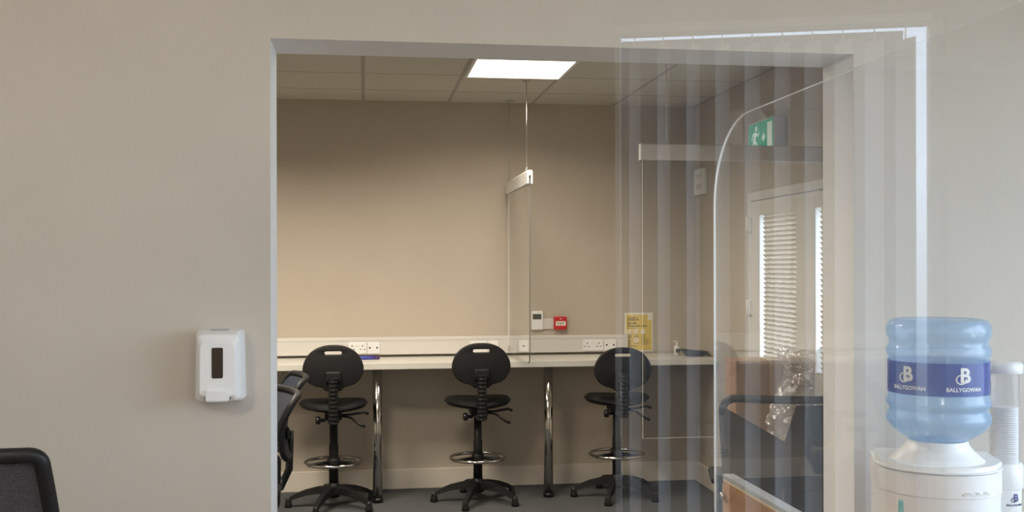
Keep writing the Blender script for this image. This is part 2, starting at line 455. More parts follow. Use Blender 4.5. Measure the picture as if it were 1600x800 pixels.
# vertical blind behind the photographer, seen in the hanging screen
r = empty('vertical_blind', (0, YF+.06, 0))
tag(r, 'white vertical blind mirrored as pale upright strips in the acrylic', 'blind')
MB().box((.07, -.02, 2.472), (1.27, .02, 2.505), .004).build('track', M['white'], r)
for k in range(10):
    x = .165 + k*.1125
    b = MB(); a = math.radians(66)
    b.grid(lambda u, v: (x + math.cos(a)*(u-.5)*.127 - math.sin(a)*.012*(1-(2*u-1)**2), math.sin(a)*(u-.5)*.127 + math.cos(a)*.012*(1-(2*u-1)**2), .12+v*2.29), 8, 1)
    s_ = b.build('slat', M['blind_cloth'], r, recalc=False)
    MB().box((x-.0025, -.004, 2.40), (x+.0025, .004, 2.475), .003).build('carrier', M['white'], r)
# added slab, sized to block all but slits of sky in the mirrored window
o = MB().box((-4.5, -4.3, 0), (1.61, -4.0, 2.958)).build('sky_blocker', M['outside_dark']); o['kind'] = 'structure'
tag(o, 'added dark wall blocking most of the sky outside the blind window', 'wall')
o = MB().box((-8, -9, -.1), (9, YF-.2, -.05)).build('ground_outside', M['outside_dark']); struct(o, 'paved ground outside the rear window', 'ground')

# ------------------------------------------------------------------ the white door with blinds in its panes
d = empty('door_1', (XR, 0, 0)); tag(d, 'white plastic double door with slatted blinds in its tall panes', 'door', kind='structure')
b = MB()
b.box((.0, DY1-.055, 0), (.10, DY1, DZ), .004).box((.0, DY0, 0), (.10, DY0+.055, DZ), .004).box((.0, DY0+.055, DZ-.055), (.10, DY1-.055, DZ), .004)
b.build('door_frame', M['upvc'], d)
ym = (DY0+DY1)/2 - .025
leaves = [(ym+.002, DY1-.057, 5.66, 6.215), (DY0+.057, ym-.002, 4.86, 5.405)]
for (y0, y1, g0, g1) in leaves:
    z0, z1, zt0, zt1 = .03, DZ-.06, .99, 1.875
    b = MB(); x0, x1 = .0, .085
    b.box((x0, y0, z0), (x1, g0, z1), .003).box((x0, g1, z0), (x1, y1, z1), .003)
    b.box((x0, g0, z0), (x1, g1, .14), .003).box((x0, g0, .86), (x1, g1, zt0), .003).box((x0, g0, zt1), (x1, g1, z1), .003)
    b.box((x0+.015, g0, .14), (x1-.015, g1, .86))
    lf = b.build('door_leaf', M['upvc'], d)
    MB().box((.074, g0-.01, zt0-.01), (.081, g1+.01, zt1+.01)).build('glass_pane', M['glaze'], lf)
    # slatted blind just inside the pane; stops short of the glass edge so daylight shows in a slit
    b = MB(); ns = 32
    for k in range(ns):
        zc = zt0 + .012 + (zt1-zt0-.02)*k/(ns-1)
        tilt = math.radians(62)
        def sl(u, v, zc=zc):
            yy = g0+.004+(g1-g0-.052)*u
            wv =   .0022*math.sin(yy*55 + zc*9)
            q = (v-.5)*.039
            return (.012 - math.cos(tilt)*q, yy, zc + wv + math.sin(tilt)*q + .002*(1-(2*v-1)**2))
        b.grid(sl, 24, 3)
    b.build('slatted_blind', M['slat'], lf, recalc=False)
for z in (1.82, 1.30, .35):
    b = MB().box((-.018, DY1-.085, z-.045), (.012, DY1-.03, z+.045), .004).tube([(-.022, DY1-.058, z-.05), (-.022, DY1-.058, z+.05)], .010)
    b.build('hinge', M['white'], d)
b = MB().box((-.002, ym-.075, .93), (.026, ym-.04, 1.15), .006).tube([(.0, ym-.057, 1.06), (-.05, ym-.057, 1.06), (-.055, ym+.06, 1.06)], .009)
b.build('door_handle', M['white'], d)

# ------------------------------------------------------------------ ceiling lights
def ceiling_light(x, y, lab, key, watts, spread, z=H):
    r = empty('ceiling_light', (x, y, z)); tag(r, lab, 'ceiling light', 'flush square ceiling light panels')
    b = MB()
    for lo, hi in (((-.298, -.298), (.298, -.280)), ((-.298, .280), (.298, .298)), ((-.298, -.280), (-.280, .280)), ((.280, -.280), (.298, .280))):
        b.box((lo[0], lo[1], -.012), (hi[0], hi[1], -.0005), .002)
    b.build('light_frame', M['white'], r)
    MB().box((-.281, -.281, -.009), (.281, .281, -.001)).build('diffuser', M[key], r)
    ld = bpy.data.lights.new('panel_lamp', 'AREA'); ld.shape = 'SQUARE'; ld.size = .56; ld.energy = watts
    ld.spread = math.radians(spread); ld.color = (1.0, .88, .72) if key == 'led_back' else (1.0, .94, .84)
    lo = bpy.data.objects.new('panel_lamp', ld); COL.objects.link(lo); lo.parent = r; lo.location = (0, 0, -.016)
ceiling_light(.913, 6.146, 'square bright ceiling panel lit in the far room above the worktop', 'led_back', LAMP_BACK*.35, 155)
ceiling_light(-.9, 5.55, 'lit ceiling panel hidden left behind the partition wall', 'led_back', LAMP_BACK, 155)
ceiling_light(-.3, 4.2, 'lit ceiling panel of the far room hidden above the lintel', 'led_back', LAMP_BACK*.6, 155)
def fill_globe(x, y, z, R, lab):  # unseen globes added to light the near walls evenly up to the ceiling
    r = empty('fill_lamp', (x, y, H)); tag(r, lab, 'fill lamp', 'added fill globes of the near room')
    MB().lathe([(.001, z-H-R), *[(R*math.sin(PI*k/16), z-H-R*math.cos(PI*k/16)) for k in range(1, 16)], (.001, z-H+R)], 24).build('globe', M['fill_front'], r)
    MB().tube([(0, 0, z-H+R-.002), (0, 0, -.02)], .008, 10).build('stem', M['white'], r)
    MB().lathe([(.05, -.02), (.06, -.001)], 20).build('ceiling_rose', M['white'], r)
fill_globe(-1.3, .6, 2.38, .16, 'left unseen globe added to light the near room evenly')
fill_globe(.7, .35, 2.38, .125, 'right unseen globe added to light the near room evenly')

# ------------------------------------------------------------------ worktop, poles, trunking
o = MB().box((XL+.02, 6.965, .888), (2.395, 7.452, .931), .003).build('worktop', M['worktop'])
tag(o, 'long cream worktop running along the rear wall', 'worktop')
for x, lab in ((.09, 'chrome pole leg under the worktop beside the left stool'), (1.24, 'chrome pole leg under the worktop between middle and right stools')):
    p = MB().lathe([(.031, .03), (.031, .886)], 24).build('support_pole', M['chrome'], None, (x, 7.06, 0))
    tag(p, lab, 'worktop leg', 'chrome poles holding the worktop')
    MB().lathe([(.036, .0), (.037, .02), (.033, .032)], 24).build('pole_foot', M['black_gloss'], p)
tr = MB().box((XL+.02, YB-.052, .948), (1.888, YB-.0015, 1.070), .004).build('cable_trunking', M['cream'])
tag(tr, 'long cream cable trunking on the wall above the worktop', 'trunking')
MB().box((XL+.02, YB-.0535, 1.045), (1.886, YB-.0515, 1.047)).build('lid_seam', M['grey_print'], tr)
def socket(x0, x1, kind, lab, grp='white socket plates on the trunking'):
    z0, z1 = .957, 1.038; y = YB-.052
    holes = MB().box((x0, y-.009, z0), (x1, y-.0005, z1), .003); sws = []; box = lambda lo, hi: holes.box(lo, hi, mi=1)
    cz = (z0+z1)/2
    if kind == 'double':
        for cx in (x0+(x1-x0)*.2, x0+(x1-x0)*.78):
            box((cx-.003, y-.0095, cz+.008), (cx+.003, y-.008, cz+.020))
            for s in (-1, 1): box((cx+s*.013-.005, y-.0095, cz-.012), (cx+s*.013+.005, y-.008, cz-.006))
        for cx in (x0+(x1-x0)*.42, x0+(x1-x0)*.58): sws.append(cx)
    else:
        for cx in ((x0*.78+x1*.22), (x0*.22+x1*.78)) if kind == 'blank' else ((x0+x1)/2,):
            box((cx-.006, y-.0095, cz-.005), (cx+.006, y-.008, cz+.006))
    r = holes.build('socket_plate', [M['white'], M['dark']]); tag(r, lab, 'socket', grp)
    for cx in sws: MB().box((cx-.006, y-.013, cz+.010), (cx+.006, y-.008, cz+.028), .002).build('switch', M['white'], r)
    MB().tube([(x0+.007, y-.0105, cz), (x0+.007, y-.008, cz)], .003, 8).build('screw', M['steel'], r)
socket(-.105, .020, 'double', 'double socket plate on trunking just right of the left stool back')
socket(.024, .112, 'blank', 'small data plate on trunking above the blue pens')
socket(.745, .865, 'double', 'double socket plate on trunking directly behind the middle stool')
socket(.872, .945, 'one', 'single data plate on trunking left of the narrow hanging screen')
socket(1.095, 1.165, 'one', 'single data plate on trunking behind the narrow hanging screen')
socket(1.556, 1.704, 'double', 'double socket plate on trunking left of the yellow poster')
socket(1.708, 1.800, 'blank', 'square data plate on trunking next to the yellow poster')

# ------------------------------------------------------------------ things on the rear wall
r = empty('thermostat', (1.231, YB, 1.176)); tag(r, 'white wall controller with a dark display beside the red call point', 'wall controller')
MB().box((-.042, -.024, -.067), (.042, 0, .067), .006).build('case', M['white'], r)
MB().box((-.034, -.0255, .008), (.028, -.0235, .046), .001).build('display', M['lcd'], r)
o = MB().box((1.274, YB-.012, 1.112), (1.351, YB, 1.19), .003).build('blank_plate', M['cream'])
tag(o, 'blank cream plate between the wall controller and red call point', 'wall plate')
r = empty('fire_call_point', (1.397, YB, 1.156)); tag(r, 'red fire alarm call point on the rear wall', 'fire alarm')
MB().box((-.046, -.040, -.046), (.046, 0, .046), .006).build('case', M['red'], r)
MB().box((-.036, -.0425, -.018), (.036, -.0395, .014), .002).build('break_glass', M['paper'], r)
b = MB(); b.prism([(-.024, -.004), (-.014, .002), (-.014, -.010)], -.0435, -.042, 'y').prism([(.024, -.004), (.014, .002), (.014, -.010)], -.0435, -.042, 'y')
b.lathe([(.006, -.0005), (.006, .0008)], 16, m=Matrix.Translation((0, -.0425, -.004)) @ RX90)
b.box((-.030, -.0435, .004), (-.006, -.0422, .007)).box((.004, -.0435, .004), (.030, -.0422, .007))
b.build('marking', M['ink'], r)
MB().lathe([(.005, 0), (.004, .003)], 12, m=Matrix.Translation((0, -.040, .031)) @ RX90).build('indicator_lamp', M['white'], r)

# poster (its lower left corner is tucked behind the trunking end)
r = empty('safety_poster', (1.981, YB-.001, 1.083)); tag(r, 'yellow paper safety poster taped above the right stool', 'poster')
MB().box((-.105, -.0015, -.1415), (.105, 0, .1415)).build('sheet', M['paper'], r)
MB().box((-.094, -.0022, -.130), (.096, -.0012, .128)).build('yellow_panel', M['yellow'], r)
b = MB()
def txt(t, x, z, size, bold=0.0, al='LEFT', y=-.0026):
    me = text_mesh(t, size, .0002, al, bold); me.transform(Matrix.Translation((x, y, z)) @ RX90); b.mesh(me)
txt('Coronavirus', -.086, .106, .014, .0003); txt('COVID-19', -.086, .090, .019, .0007)
txt('Stay safe.', -.086, .066, .019, .0006); txt('Protect each other.', -.086, .046, .019, .0006)
txt('How to prevent', -.086, .029, .010)
for x, z, s in ((-.080, -.018, 'Wash'), (-.030, -.018, 'Cover'), (.025, -.018, 'Avoid'), (-.080, -.064, 'Stop'), (-.030, -.078, 'Distance'), (-.086, -.100, 'For Daily Updates'), (-.086, -.120, 'Visit')):
    txt(s, x, z, .010, .0002)
b.build('heading', M['ink'], r)
b = MB()
for k in range(4): b.box((.018, -.0027, -.052-k*.012), (.078-.01*(k % 2), -.0023, -.048-k*.012))
for k in range(2):
    for j in range(3): b.box((-.084+.05*j, -.0027, -.030-.008*k), (-.052+.05*j, -.0023, -.027-.008*k))
b.build('small_print', M['ink'], r)
for x, z in ((-.074, .004), (-.022, .006), (.030, .004), (-.020, -.058)):
    ic = MB().lathe([(.017, -.0002), (.017, .0004)], 20, m=Matrix.Translation((x, -.0026, z)) @ RX90).build('icon', M['paper'], r)
    MB().lathe([(.008, .0), (.008, .0006)], 12, m=Matrix.Translation((x, -.0026, z)) @ RX90).build('icon_symbol', M['yellow'], ic)
MB().box((.066, -.0028, .086), (.096, -.0022, .128)).build('logo_box', M['paper'], r)

# white panel and exit sign on the right wall
r = MB().box((XR-.03, 7.20, 2.075), (XR-.001, 7.43, 2.26), .006).build('wall_panel', M['white'])
tag(r, 'pale square panel high on the right wall near the corner', 'wall panel')
for z in (2.13, 2.205): MB().box((XR-.034, 7.26, z-.018), (XR-.029, 7.36, z+.018), .003).build('rocker', M['cream'], r)
r = empty('exit_sign', (XR, 5.99, 2.32)); tag(r, 'green running-man emergency exit sign on the right wall', 'exit sign')
MB().box((-.075, -.205, -.10), (0, .205, .105), .006).build('case', M['sign_case'], r)
b = MB()
for lo, hi in (((-.205, -.10), (.205, -.092)), ((-.205, .097), (.205, .105)), ((-.205, -.092), (-.196, .097)), ((.196, -.092), (.205, .097))):
    b.box((-.080, lo[0], lo[1]), (-.072, hi[0], hi[1]), .001)
b.build('bezel', M['white'], r)
MB().box((-.078, -.196, -.092), (-.074, .196, .097)).build('green_panel', M['green_sign'], r)
b = MB()      # mirrored y: +y is the far (left) end in view
X0, X1 = -.0795, -.0778
def lim(p, q, wd):
    p, q = Vector(p), Vector(q); n = (q-p).normalized(); n = Vector((-n.y, n.x))*wd/2
    b.prism([tuple(p+n), tuple(q+n), tuple(q-n), tuple(p-n)], X0, X1, 'x')
hx = .085
b.lathe([(.017, 0), (.017, .0015)], 16, m=Matrix.Translation((X0, hx-.015, .062)) @ Matrix.Rotation(PI/2, 4, 'Y'))
lim((hx-.005, .042), (hx+.02, -.012), .030)
lim((hx, .036), (hx-.045, .018), .013); lim((hx-.045, .018), (hx-.06, .040), .011)
lim((hx+.004, .036), (hx+.045, .028), .013); lim((hx+.045, .028), (hx+.055, -.002), .011)
lim((hx+.018, -.008), (hx-.022, -.032), .017); lim((hx-.022, -.032), (hx-.018, -.074), .014)
lim((hx+.022, -.008), (hx+.045, -.046), .017); lim((hx+.045, -.046), (hx+.082, -.058), .014)
b.build('running_man', M['white_sign'], r)
b = MB()
b.prism([(-.03, .0), (.0, .03), (.0, .012), (.02, .012), (.02, -.012), (.0, -.012), (.0, -.03)], X0, X1, 'x', m=Matrix.Translation((0, -.04, 0)))
b.build('arrow', M['white_sign'], r)
MB().prism([(-.175, -.075), (-.105, -.075), (-.105, .08), (-.175, .08)], X0, X1, 'x').build('doorway', M['white_sign'], r)

# ------------------------------------------------------------------ hanging acrylic screens
def sheet(name, poly, h0, h1, axis, mats, parent=None, loc=None):
    return MB().prism(poly, h0, h1, axis, mi=0, side_mi=1).build(name, mats, parent, loc)
def cord(parent, x, y, z0, z1, r=.0022):
    c = MB().tube([(x, y, z0+.02), (x, y, z1)], r, 8).build('cord', M['steel'], parent)
    MB().tube([(x, y, z0+.030), (x+.006, y, z0+.022), (x+.004, y, z0+.006), (x-.004, y, z0+.002), (x-.006, y, z0+.014), (x-.001, y, z0+.02)], .002, 8).build('hook', M['steel'], c)
    MB().lathe([(.024, z1-.006), (.026, z1-.001)], 20, c=(x, y)).build('ceiling_disc', M['steel'], c)
# narrow one seen nearly edge on
s1 = empty('hanging_screen', (1.018, 0, 0)); tag(s1, 'clear screen hung nearly edge-on above worktop behind the middle stool', 'screen', 'clear acrylic screens hung on cords')
b = MB().prism([(-.018, 2.150), (-.012, 2.158), (.012, 2.158), (.018, 2.150), (.018, 2.075), (.006, 2.075), (.006, 2.125), (-.006, 2.125), (-.006, 2.075), (-.018, 2.075)], 6.44, 7.43, 'y')
b.build('rail', M['white'], s1)
sheet('acrylic_sheet', [(6.45, 2.12), (7.42, 2.12), (7.42, .96), (6.52, .955), (6.47, .97), (6.45, 1.02)], -.003, .003, 'x', [M['acrylic_tint'], M['edge_dark']], s1)
cord(s1, .0, 6.57, 2.155, H); cord(s1, .0, 7.36, 2.155, H)
MB().box((-.0045, 7.405, 1.0), (.0045, 7.424, 2.10), .001).build('edge_strip', M['white'], s1)
# broad one facing the camera
s2 = empty('hanging_screen', (0, 4.93, 0)); tag(s2, 'broad clear screen hung facing the camera in front of the exit sign', 'screen', 'clear acrylic screens hung on cords')
b = MB().prism([(-.018, 2.140), (-.012, 2.147), (.012, 2.147), (.018, 2.140), (.018, 2.072), (.006, 2.072), (.006, 2.118), (-.006, 2.118), (-.006, 2.072), (-.018, 2.072)], 1.318, 2.385, 'x')
b.build('rail', mat('rail_grey', (.66, .65, .61), .35), s2)
MB().box((1.312, -.019, 2.071), (1.320, .019, 2.148), .002).build('end_cap', M['white'], s2)
sheet('acrylic_sheet', [(1.325, 2.11), (2.38, 2.11), (2.38, .735), (1.325, .735)], -.003, .003, 'y', [M['acrylic'], M['edge']], s2)
cord(s2, 1.445, 0, 2.145, H); cord(s2, 2.25, 0, 2.145, H)
# nearest one: turned a little, mirrors the blind behind the photographer
s3 = empty('hanging_screen', (.78, 1.2, 0), math.radians(-9)); tag(s3, 'nearest clear hanging screen, mirroring pale upright blind strips', 'screen', 'clear acrylic screens hung on cords')
sheet('acrylic_sheet', [(-.478, 2.12), (.55, 2.12), (.55, .95), (-.478, .95)], -.002, .002, 'y', [M['acrylic_near'], M['clear_edge']], s3)
b = MB().prism([(-.018, 2.165), (-.012, 2.172), (.012, 2.172), (.018, 2.165), (.018, 2.09), (.005, 2.09), (.005, 2.14), (-.005, 2.14), (-.005, 2.09), (-.018, 2.09)], -.482, .555, 'x')
b.build('rail', M['white'], s3)
cord(s3, -.38, 0, 2.17, H); cord(s3, .45, 0, 2.17, H)

# ------------------------------------------------------------------ wooden partition with the fixed side screen
r = empty('wooden_partition', (0, 0, 0)); tag(r, 'low honey wood partition with pale grey top below the side screen', 'partition')
YP0, YP1 = 1.25, 3.01
MB().box((1.054, YP0, 0), (1.086, YP1, .925), .002).build('wood_panel', M['wood'], r)
MB().box((1.0535, YP0, .925), (1.0875, YP1+.002, .931), .001).build('edge_strip', M['wood_edge'], r)
MB().box((1.0535, YP0, .931), (1.0875, YP1+.004, .945), .002).build('top_cap', M['grey_top'], r)
MB().box((1.0525, YP1-.055, 0), (1.0545, YP1, .924), .0005).build('end_post', mat('wood_post', (.56, .31, .12), .4), r)
s4 = empty('side_screen', (1.048, 0, 0)); tag(s4, 'large clear round-cornered screen bolted to the wooden partition', 'screen')
ca = [(3.066 - .285*(1-math.cos(t)), 1.742 + .243*math.sin(t)) for t in [PI/2*k/12 for k in range(13)]]
sheet('acrylic_sheet', [(YP0, .30), (3.066, .30)] + ca + [(YP0, 1.985)], -.0035, .0035, 'x', [M['acrylic_side'], M['edge']], s4)
for y, z in ((2.99, .885), (2.99, .45), (1.6, .885), (1.6, .45)):
    MB().lathe([(.011, -.004), (.011, .004), (.007, .008)], 16, m=Matrix.Translation((-.004, y, z)) @ Matrix.Rotation(-PI/2, 4, 'Y')).build('bolt', M['chrome'], s4)

# ------------------------------------------------------------------ draughtsman stools
def stool_proto():
    r = empty('drafting_stool')
    # base: five arms sloping down from the hub
    b = MB().lathe([(.03, .06), (.045, .075), (.045, .125), (.034, .150), (.030, .155)], 24)
    for k in range(5):
        a = math.radians(18+72*k + 14)
        m = Matrix.Rotation(a, 4, 'Z')
        pts = [(.03, 0, .112), (.10, 0, .110), (.18, 0, .096), (.25, 0, .072), (.292, 0, .050)]
        vs = []
        for i, (x, y, z) in enumerate(pts):
            wd = .030 - .0035*i; h = .024 - .003*i
            vs.append([b.bm.verts.new(m @ Vector((x, sy*wd, z+sz*h))) for sy, sz in ((-1, -1), (1, -1), (.75, 1), (-.75, 1))])
        for A, B in zip(vs, vs[1:]):
            for k2 in range(4): b.bm.faces.new((A[k2], A[(k2+1) % 4], B[(k2+1) % 4], B[k2]))
        b.bm.faces.new(vs[0]); b.bm.faces.new(vs[-1])
    b.build('base', M['black'], r, smooth=35)
    for k in range(5):
        a = math.radians(18+72*k + 14)
        MB().lathe([(.024, 0), (.026, .012), (.022, .030), (.017, .052), (.016, .062)], 16, c=(.292*math.cos(a), .292*math.sin(a))).build('foot', M['black_gloss'], r)
    MB().lathe([(.030, .14), (.030, .40), (.026, .41), (.026, .585)], 24).build('column', M['black'], r)
    # foot ring
    b = MB()
    b.tube([(.183*math.cos(t), .183*math.sin(t), .290) for t in [2*PI*k/48 for k in range(48)]], .0105, 10, closed=True)
    b.build('foot_ring', M['chrome'], r)
    b = MB().lathe([(.040, .262), (.042, .275), (.042, .305), (.036, .318)], 24)
    for k in range(3):
        a = math.radians(90+120*k); ca, sa = math.cos(a), math.sin(a)
        b.tube([(.035*ca, .035*sa, .29), (.178*ca, .178*sa, .29)], [.013, .009], 8)
    b.build('ring_hub', M['black'], r)
    # seat: dished pad
    b = MB()
    def seat(u, v, top=True):
        t = 2*PI*u; q = v
        R = .212*(1+.055*abs(math.cos(2*t)))
        x, y = R*q*math.cos(t), R*q*math.sin(t)*.97
        rim = (1-q**7)**.5
        z = .652 + (.036*rim if top else -.034*rim) + .028*(x/.21)**2*0 - .012*math.cos(t)*0 + .010*(abs(x)/.21)**2
        z -= .012*max(0, (.21-abs(x))/.21)*(1 if top else 0)
        return (x, y, z)
    b.grid(lambda u, v: seat(u, v, True), 40, 10); b.grid(lambda u, v: seat(u, v, False), 40, 10)
    bmesh.ops.remove_doubles(b.bm, verts=b.bm.verts, dist=.0006)
    b.build('seat', M['black'], r, loc=(0, 0, .012), smooth=60)
    # mechanism under the seat, knob and two levers
    MB().box((-.055, -.14, .578), (.055, .09, .648), .014).box((-.036, -.235, .575), (.036, -.10, .60), .006).build('mechanism', M['black'], r)
    MB().lathe([(.012, 0), (.012, .03), (.025, .034), (.027, .055), (.020, .062)], 16, m=Matrix.Translation((-.05, -.15, .585)) @ Matrix.Rotation(-PI/2, 4, 'Y')).build('knob', M['black_gloss'], r)
    for dz, e in ((0, (.20, -.13, .535)), (.02, (.225, -.05, .605))):
        MB().tube([(.045, -.08, .600+dz*.3), (.11, -.10, .590+dz), (e[0]-.03, e[1], e[2]+.012), e], [.006, .007, .009, .010], 10).build('lever', M['black_gloss'], r)
    # spine with ribbed bellows
    pts, rs = [], []
    n = 44
    for i in range(n+1):
        t = i/n
        y = -.235 - .035*t; z = .575 + .29*t
        pts.append((0, y, z)); rs.append(.027 + (.006 if i % 4 < 2 else 0))
    MB().tube(pts, rs, 16).build('bellows', M['black_gloss'], r)
    MB().box((-.05, -.262, .835), (.05, -.236, .905), .012).build('back_bracket', M['black'], r)
    # backrest
    half = [(.046, .775), (.058, .790), (.075, .802), (.105, .808), (.140, .822), (.168, .848), (.186, .885), (.192, .915), (.187, .950), (.172, .985), (.148, 1.018), (.115, 1.043), (.075, 1.060), (.035, 1.068)]
    outl = half + [(-x, z) for x, z in reversed(half)]
    # smooth it by Chaikin
    for _ in range(2):
        o2 = []
        for i, p in enumerate(outl):
            q = outl[(i+1) % len(outl)]
            o2 += [(.75*p[0]+.25*q[0], .75*p[1]+.25*q[1]), (.25*p[0]+.75*q[0], .25*p[1]+.75*q[1])]
        outl = o2
    slot = rrect(.108, .021, .010, 5, 0, 1.018)
    me = plate_mesh(outl, [slot[::-1]], .032, .008)
    me.transform(RX90)
    bk = MB().mesh(me)
    bmesh.ops.remove_doubles(bk.bm, verts=bk.bm.verts, dist=.0002)
    o = bk.build('backrest', M['black'], r, smooth=40)
    o.location = (0, -.215, 0)
    return r
st = stool_proto()
STOOLS = [(.752, 7.0, 0, 0.0, 'black drafting stool in the middle, between the two chrome poles'),
          (-.195, 6.98, .02, 0.0, 'left black drafting stool, partly behind the dark task chairs'),
          (1.700, 7.0, -.05, 0.0, 'right black drafting stool in front of the yellow poster')]
for i, (x, y, rz, dz, lab) in enumerate(STOOLS):
    o = st if i == 0 else copy_tree(st)
    o.location = (x, y, 0); o.rotation_euler = (0, 0, rz)
    tag(o, lab, 'stool', 'black drafting stools along the worktop')
    if i == 2:                       # this one has its backrest set a notch lower
        for ch in o.children:
            if ch.name.startswith('back'): ch.location.z -= .040

# ------------------------------------------------------------------ small things on the worktop
ZT = .931
def pen(x, y, rz, ln, rad, m1, m2, lab, name='marker_pen'):
    r = empty(name, (x, y, ZT+rad), rz); tag(r, lab, 'pen', 'pens lying on the worktop')
    rot = Matrix.Rotation(PI/2, 4, 'Y')
    MB().lathe([(rad*.7, -ln/2), (rad, -ln/2+.006), (rad, ln*.18), (rad*.8, ln*.2)], 14, m=rot).build('barrel', m1, r)
    MB().lathe([(rad*1.04, ln*.2), (rad*1.04, ln*.45), (rad*.6, ln/2)], 14, m=rot).box((ln*.22, -.003, rad), (ln*.44, .003, rad+.004), .001).build('cap', m2, r)
pen(.01, 7.29, -.06, .155, .011, M['blue_pen'], M['purple_pen'], 'blue marker pen lying on worktop right of the left stool')
pen(.045, 7.25, .10, .13, .009, M['blue_pen'], M['purple_pen'], 'second blue pen lying nearest the worktop edge by left stool')
pen(1.655, 7.14, .15, .075, .010, M['dark'], M['black_gloss'], 'short dark pen on worktop touching the right stool outline')
r = empty('sanitiser_bottle', (2.205, 7.27, ZT)); tag(r, 'small white pump bottle on worktop right of the poster', 'bottle')
MB().lathe([(.019, 0), (.021, .004), (.021, .055), (.016, .066), (.009, .070), (.009, .074)], 20).build('body', M['gel'], r)
MB().lathe([(.010, .072), (.010, .082), (.004, .084), (.004, .094), (.008, .096), (.008, .101)], 16).box((-.026, -.004, .094), (.0, .004, .101), .002).build('pump', M['white'], r)
MB().lathe([(.0217, .018), (.0217, .046)], 12, a0=-PI*.72, a1=-PI*.20, smooth=True).build('bottle_label', M['lcd'], r, recalc=False)
r = empty('desk_tray', (2.30, 7.17, ZT)); tag(r, 'dark blue tray at the right end of the worktop', 'tray')
b = MB()
lo = rrect(.11, .10, .02); up = rrect(.185, .15, .03)
A = [b.bm.verts.new((x, y, 0)) for x, y in lo]; B = [b.bm.verts.new((x-.0, y, .034 + (.012 if x < -.05 else 0))) for x, y in up]
C = [b.bm.verts.new((x*.95, y*.94, v.co.z-.001)) for (x, y), v in zip(up, B)]; D_ = [b.bm.verts.new((x*.92, y*.9, .004)) for x, y in lo]
n = len(lo); b.bm.faces.new(A[::-1]); b.bm.faces.new(D_)
for P, Q in ((A, B), (B, C), (C, D_)):
    for k in range(n): b.bm.faces.new((P[k], P[(k+1) % n], Q[(k+1) % n], Q[k]))
b.build('bowl', M['tray'], r)
MB().box((-.05, -.035, .004), (.05, .03, .018), .003).build('pad', M['navy_ink'], r)

# ------------------------------------------------------------------ soap dispenser on the partition wall
r = empty('soap_dispenser', (-.397, YM, 1.286)); tag(r, 'white soap dispenser mounted left of the opening', 'soap dispenser')
b = MB()
secs = [(-.0, .0645, -.0985, .100, .012), (-.055, .0645, -.0985, .100, .014), (-.082, .058, -.093, .088, .014), (-.098, .046, -.078, .066, .012)]
rings = []
for y, hw, z0, z1, rr in secs:
    poly = rrect(2*hw, z1-z0, rr, 5, 0, (z0+z1)/2)
    rings.append([b.bm.verts.new((x*(1+.03*(-(z-.0)/.1)), y, z)) for x, z in poly])
for A, B in zip(rings, rings[1:]):
    for k in range(len(A)): b.bm.faces.new((A[k], A[(k+1) % len(A)], B[(k+1) % len(A)], B[k]))
b.bm.faces.new(rings[-1]); b.bm.faces.new(rings[0][::-1])
b.build('casing', M['white'], r, smooth=24)
MB().prism(rrect(.030, .084, .004, 4, 0, .012), -.0992, -.096, 'y').build('level_window', mat('smoked_window', (.035, .022, .016), .12), r)
MB().prism(rrect(.070, .034, .008, 4, 0, -.0755), -.0955, -.05, 'y').build('push_bar_gap', M['lcd'], r)
MB().prism(rrect(.064, .032, .007, 4, 0, -.0775), -.107, -.05, 'y', bev=.003).build('push_bar', M['white'], r)
MB().box((-.024, -.06, .0985), (.024, -.03, .1015), .001).build('lid_slot', M['grey_print'], r)

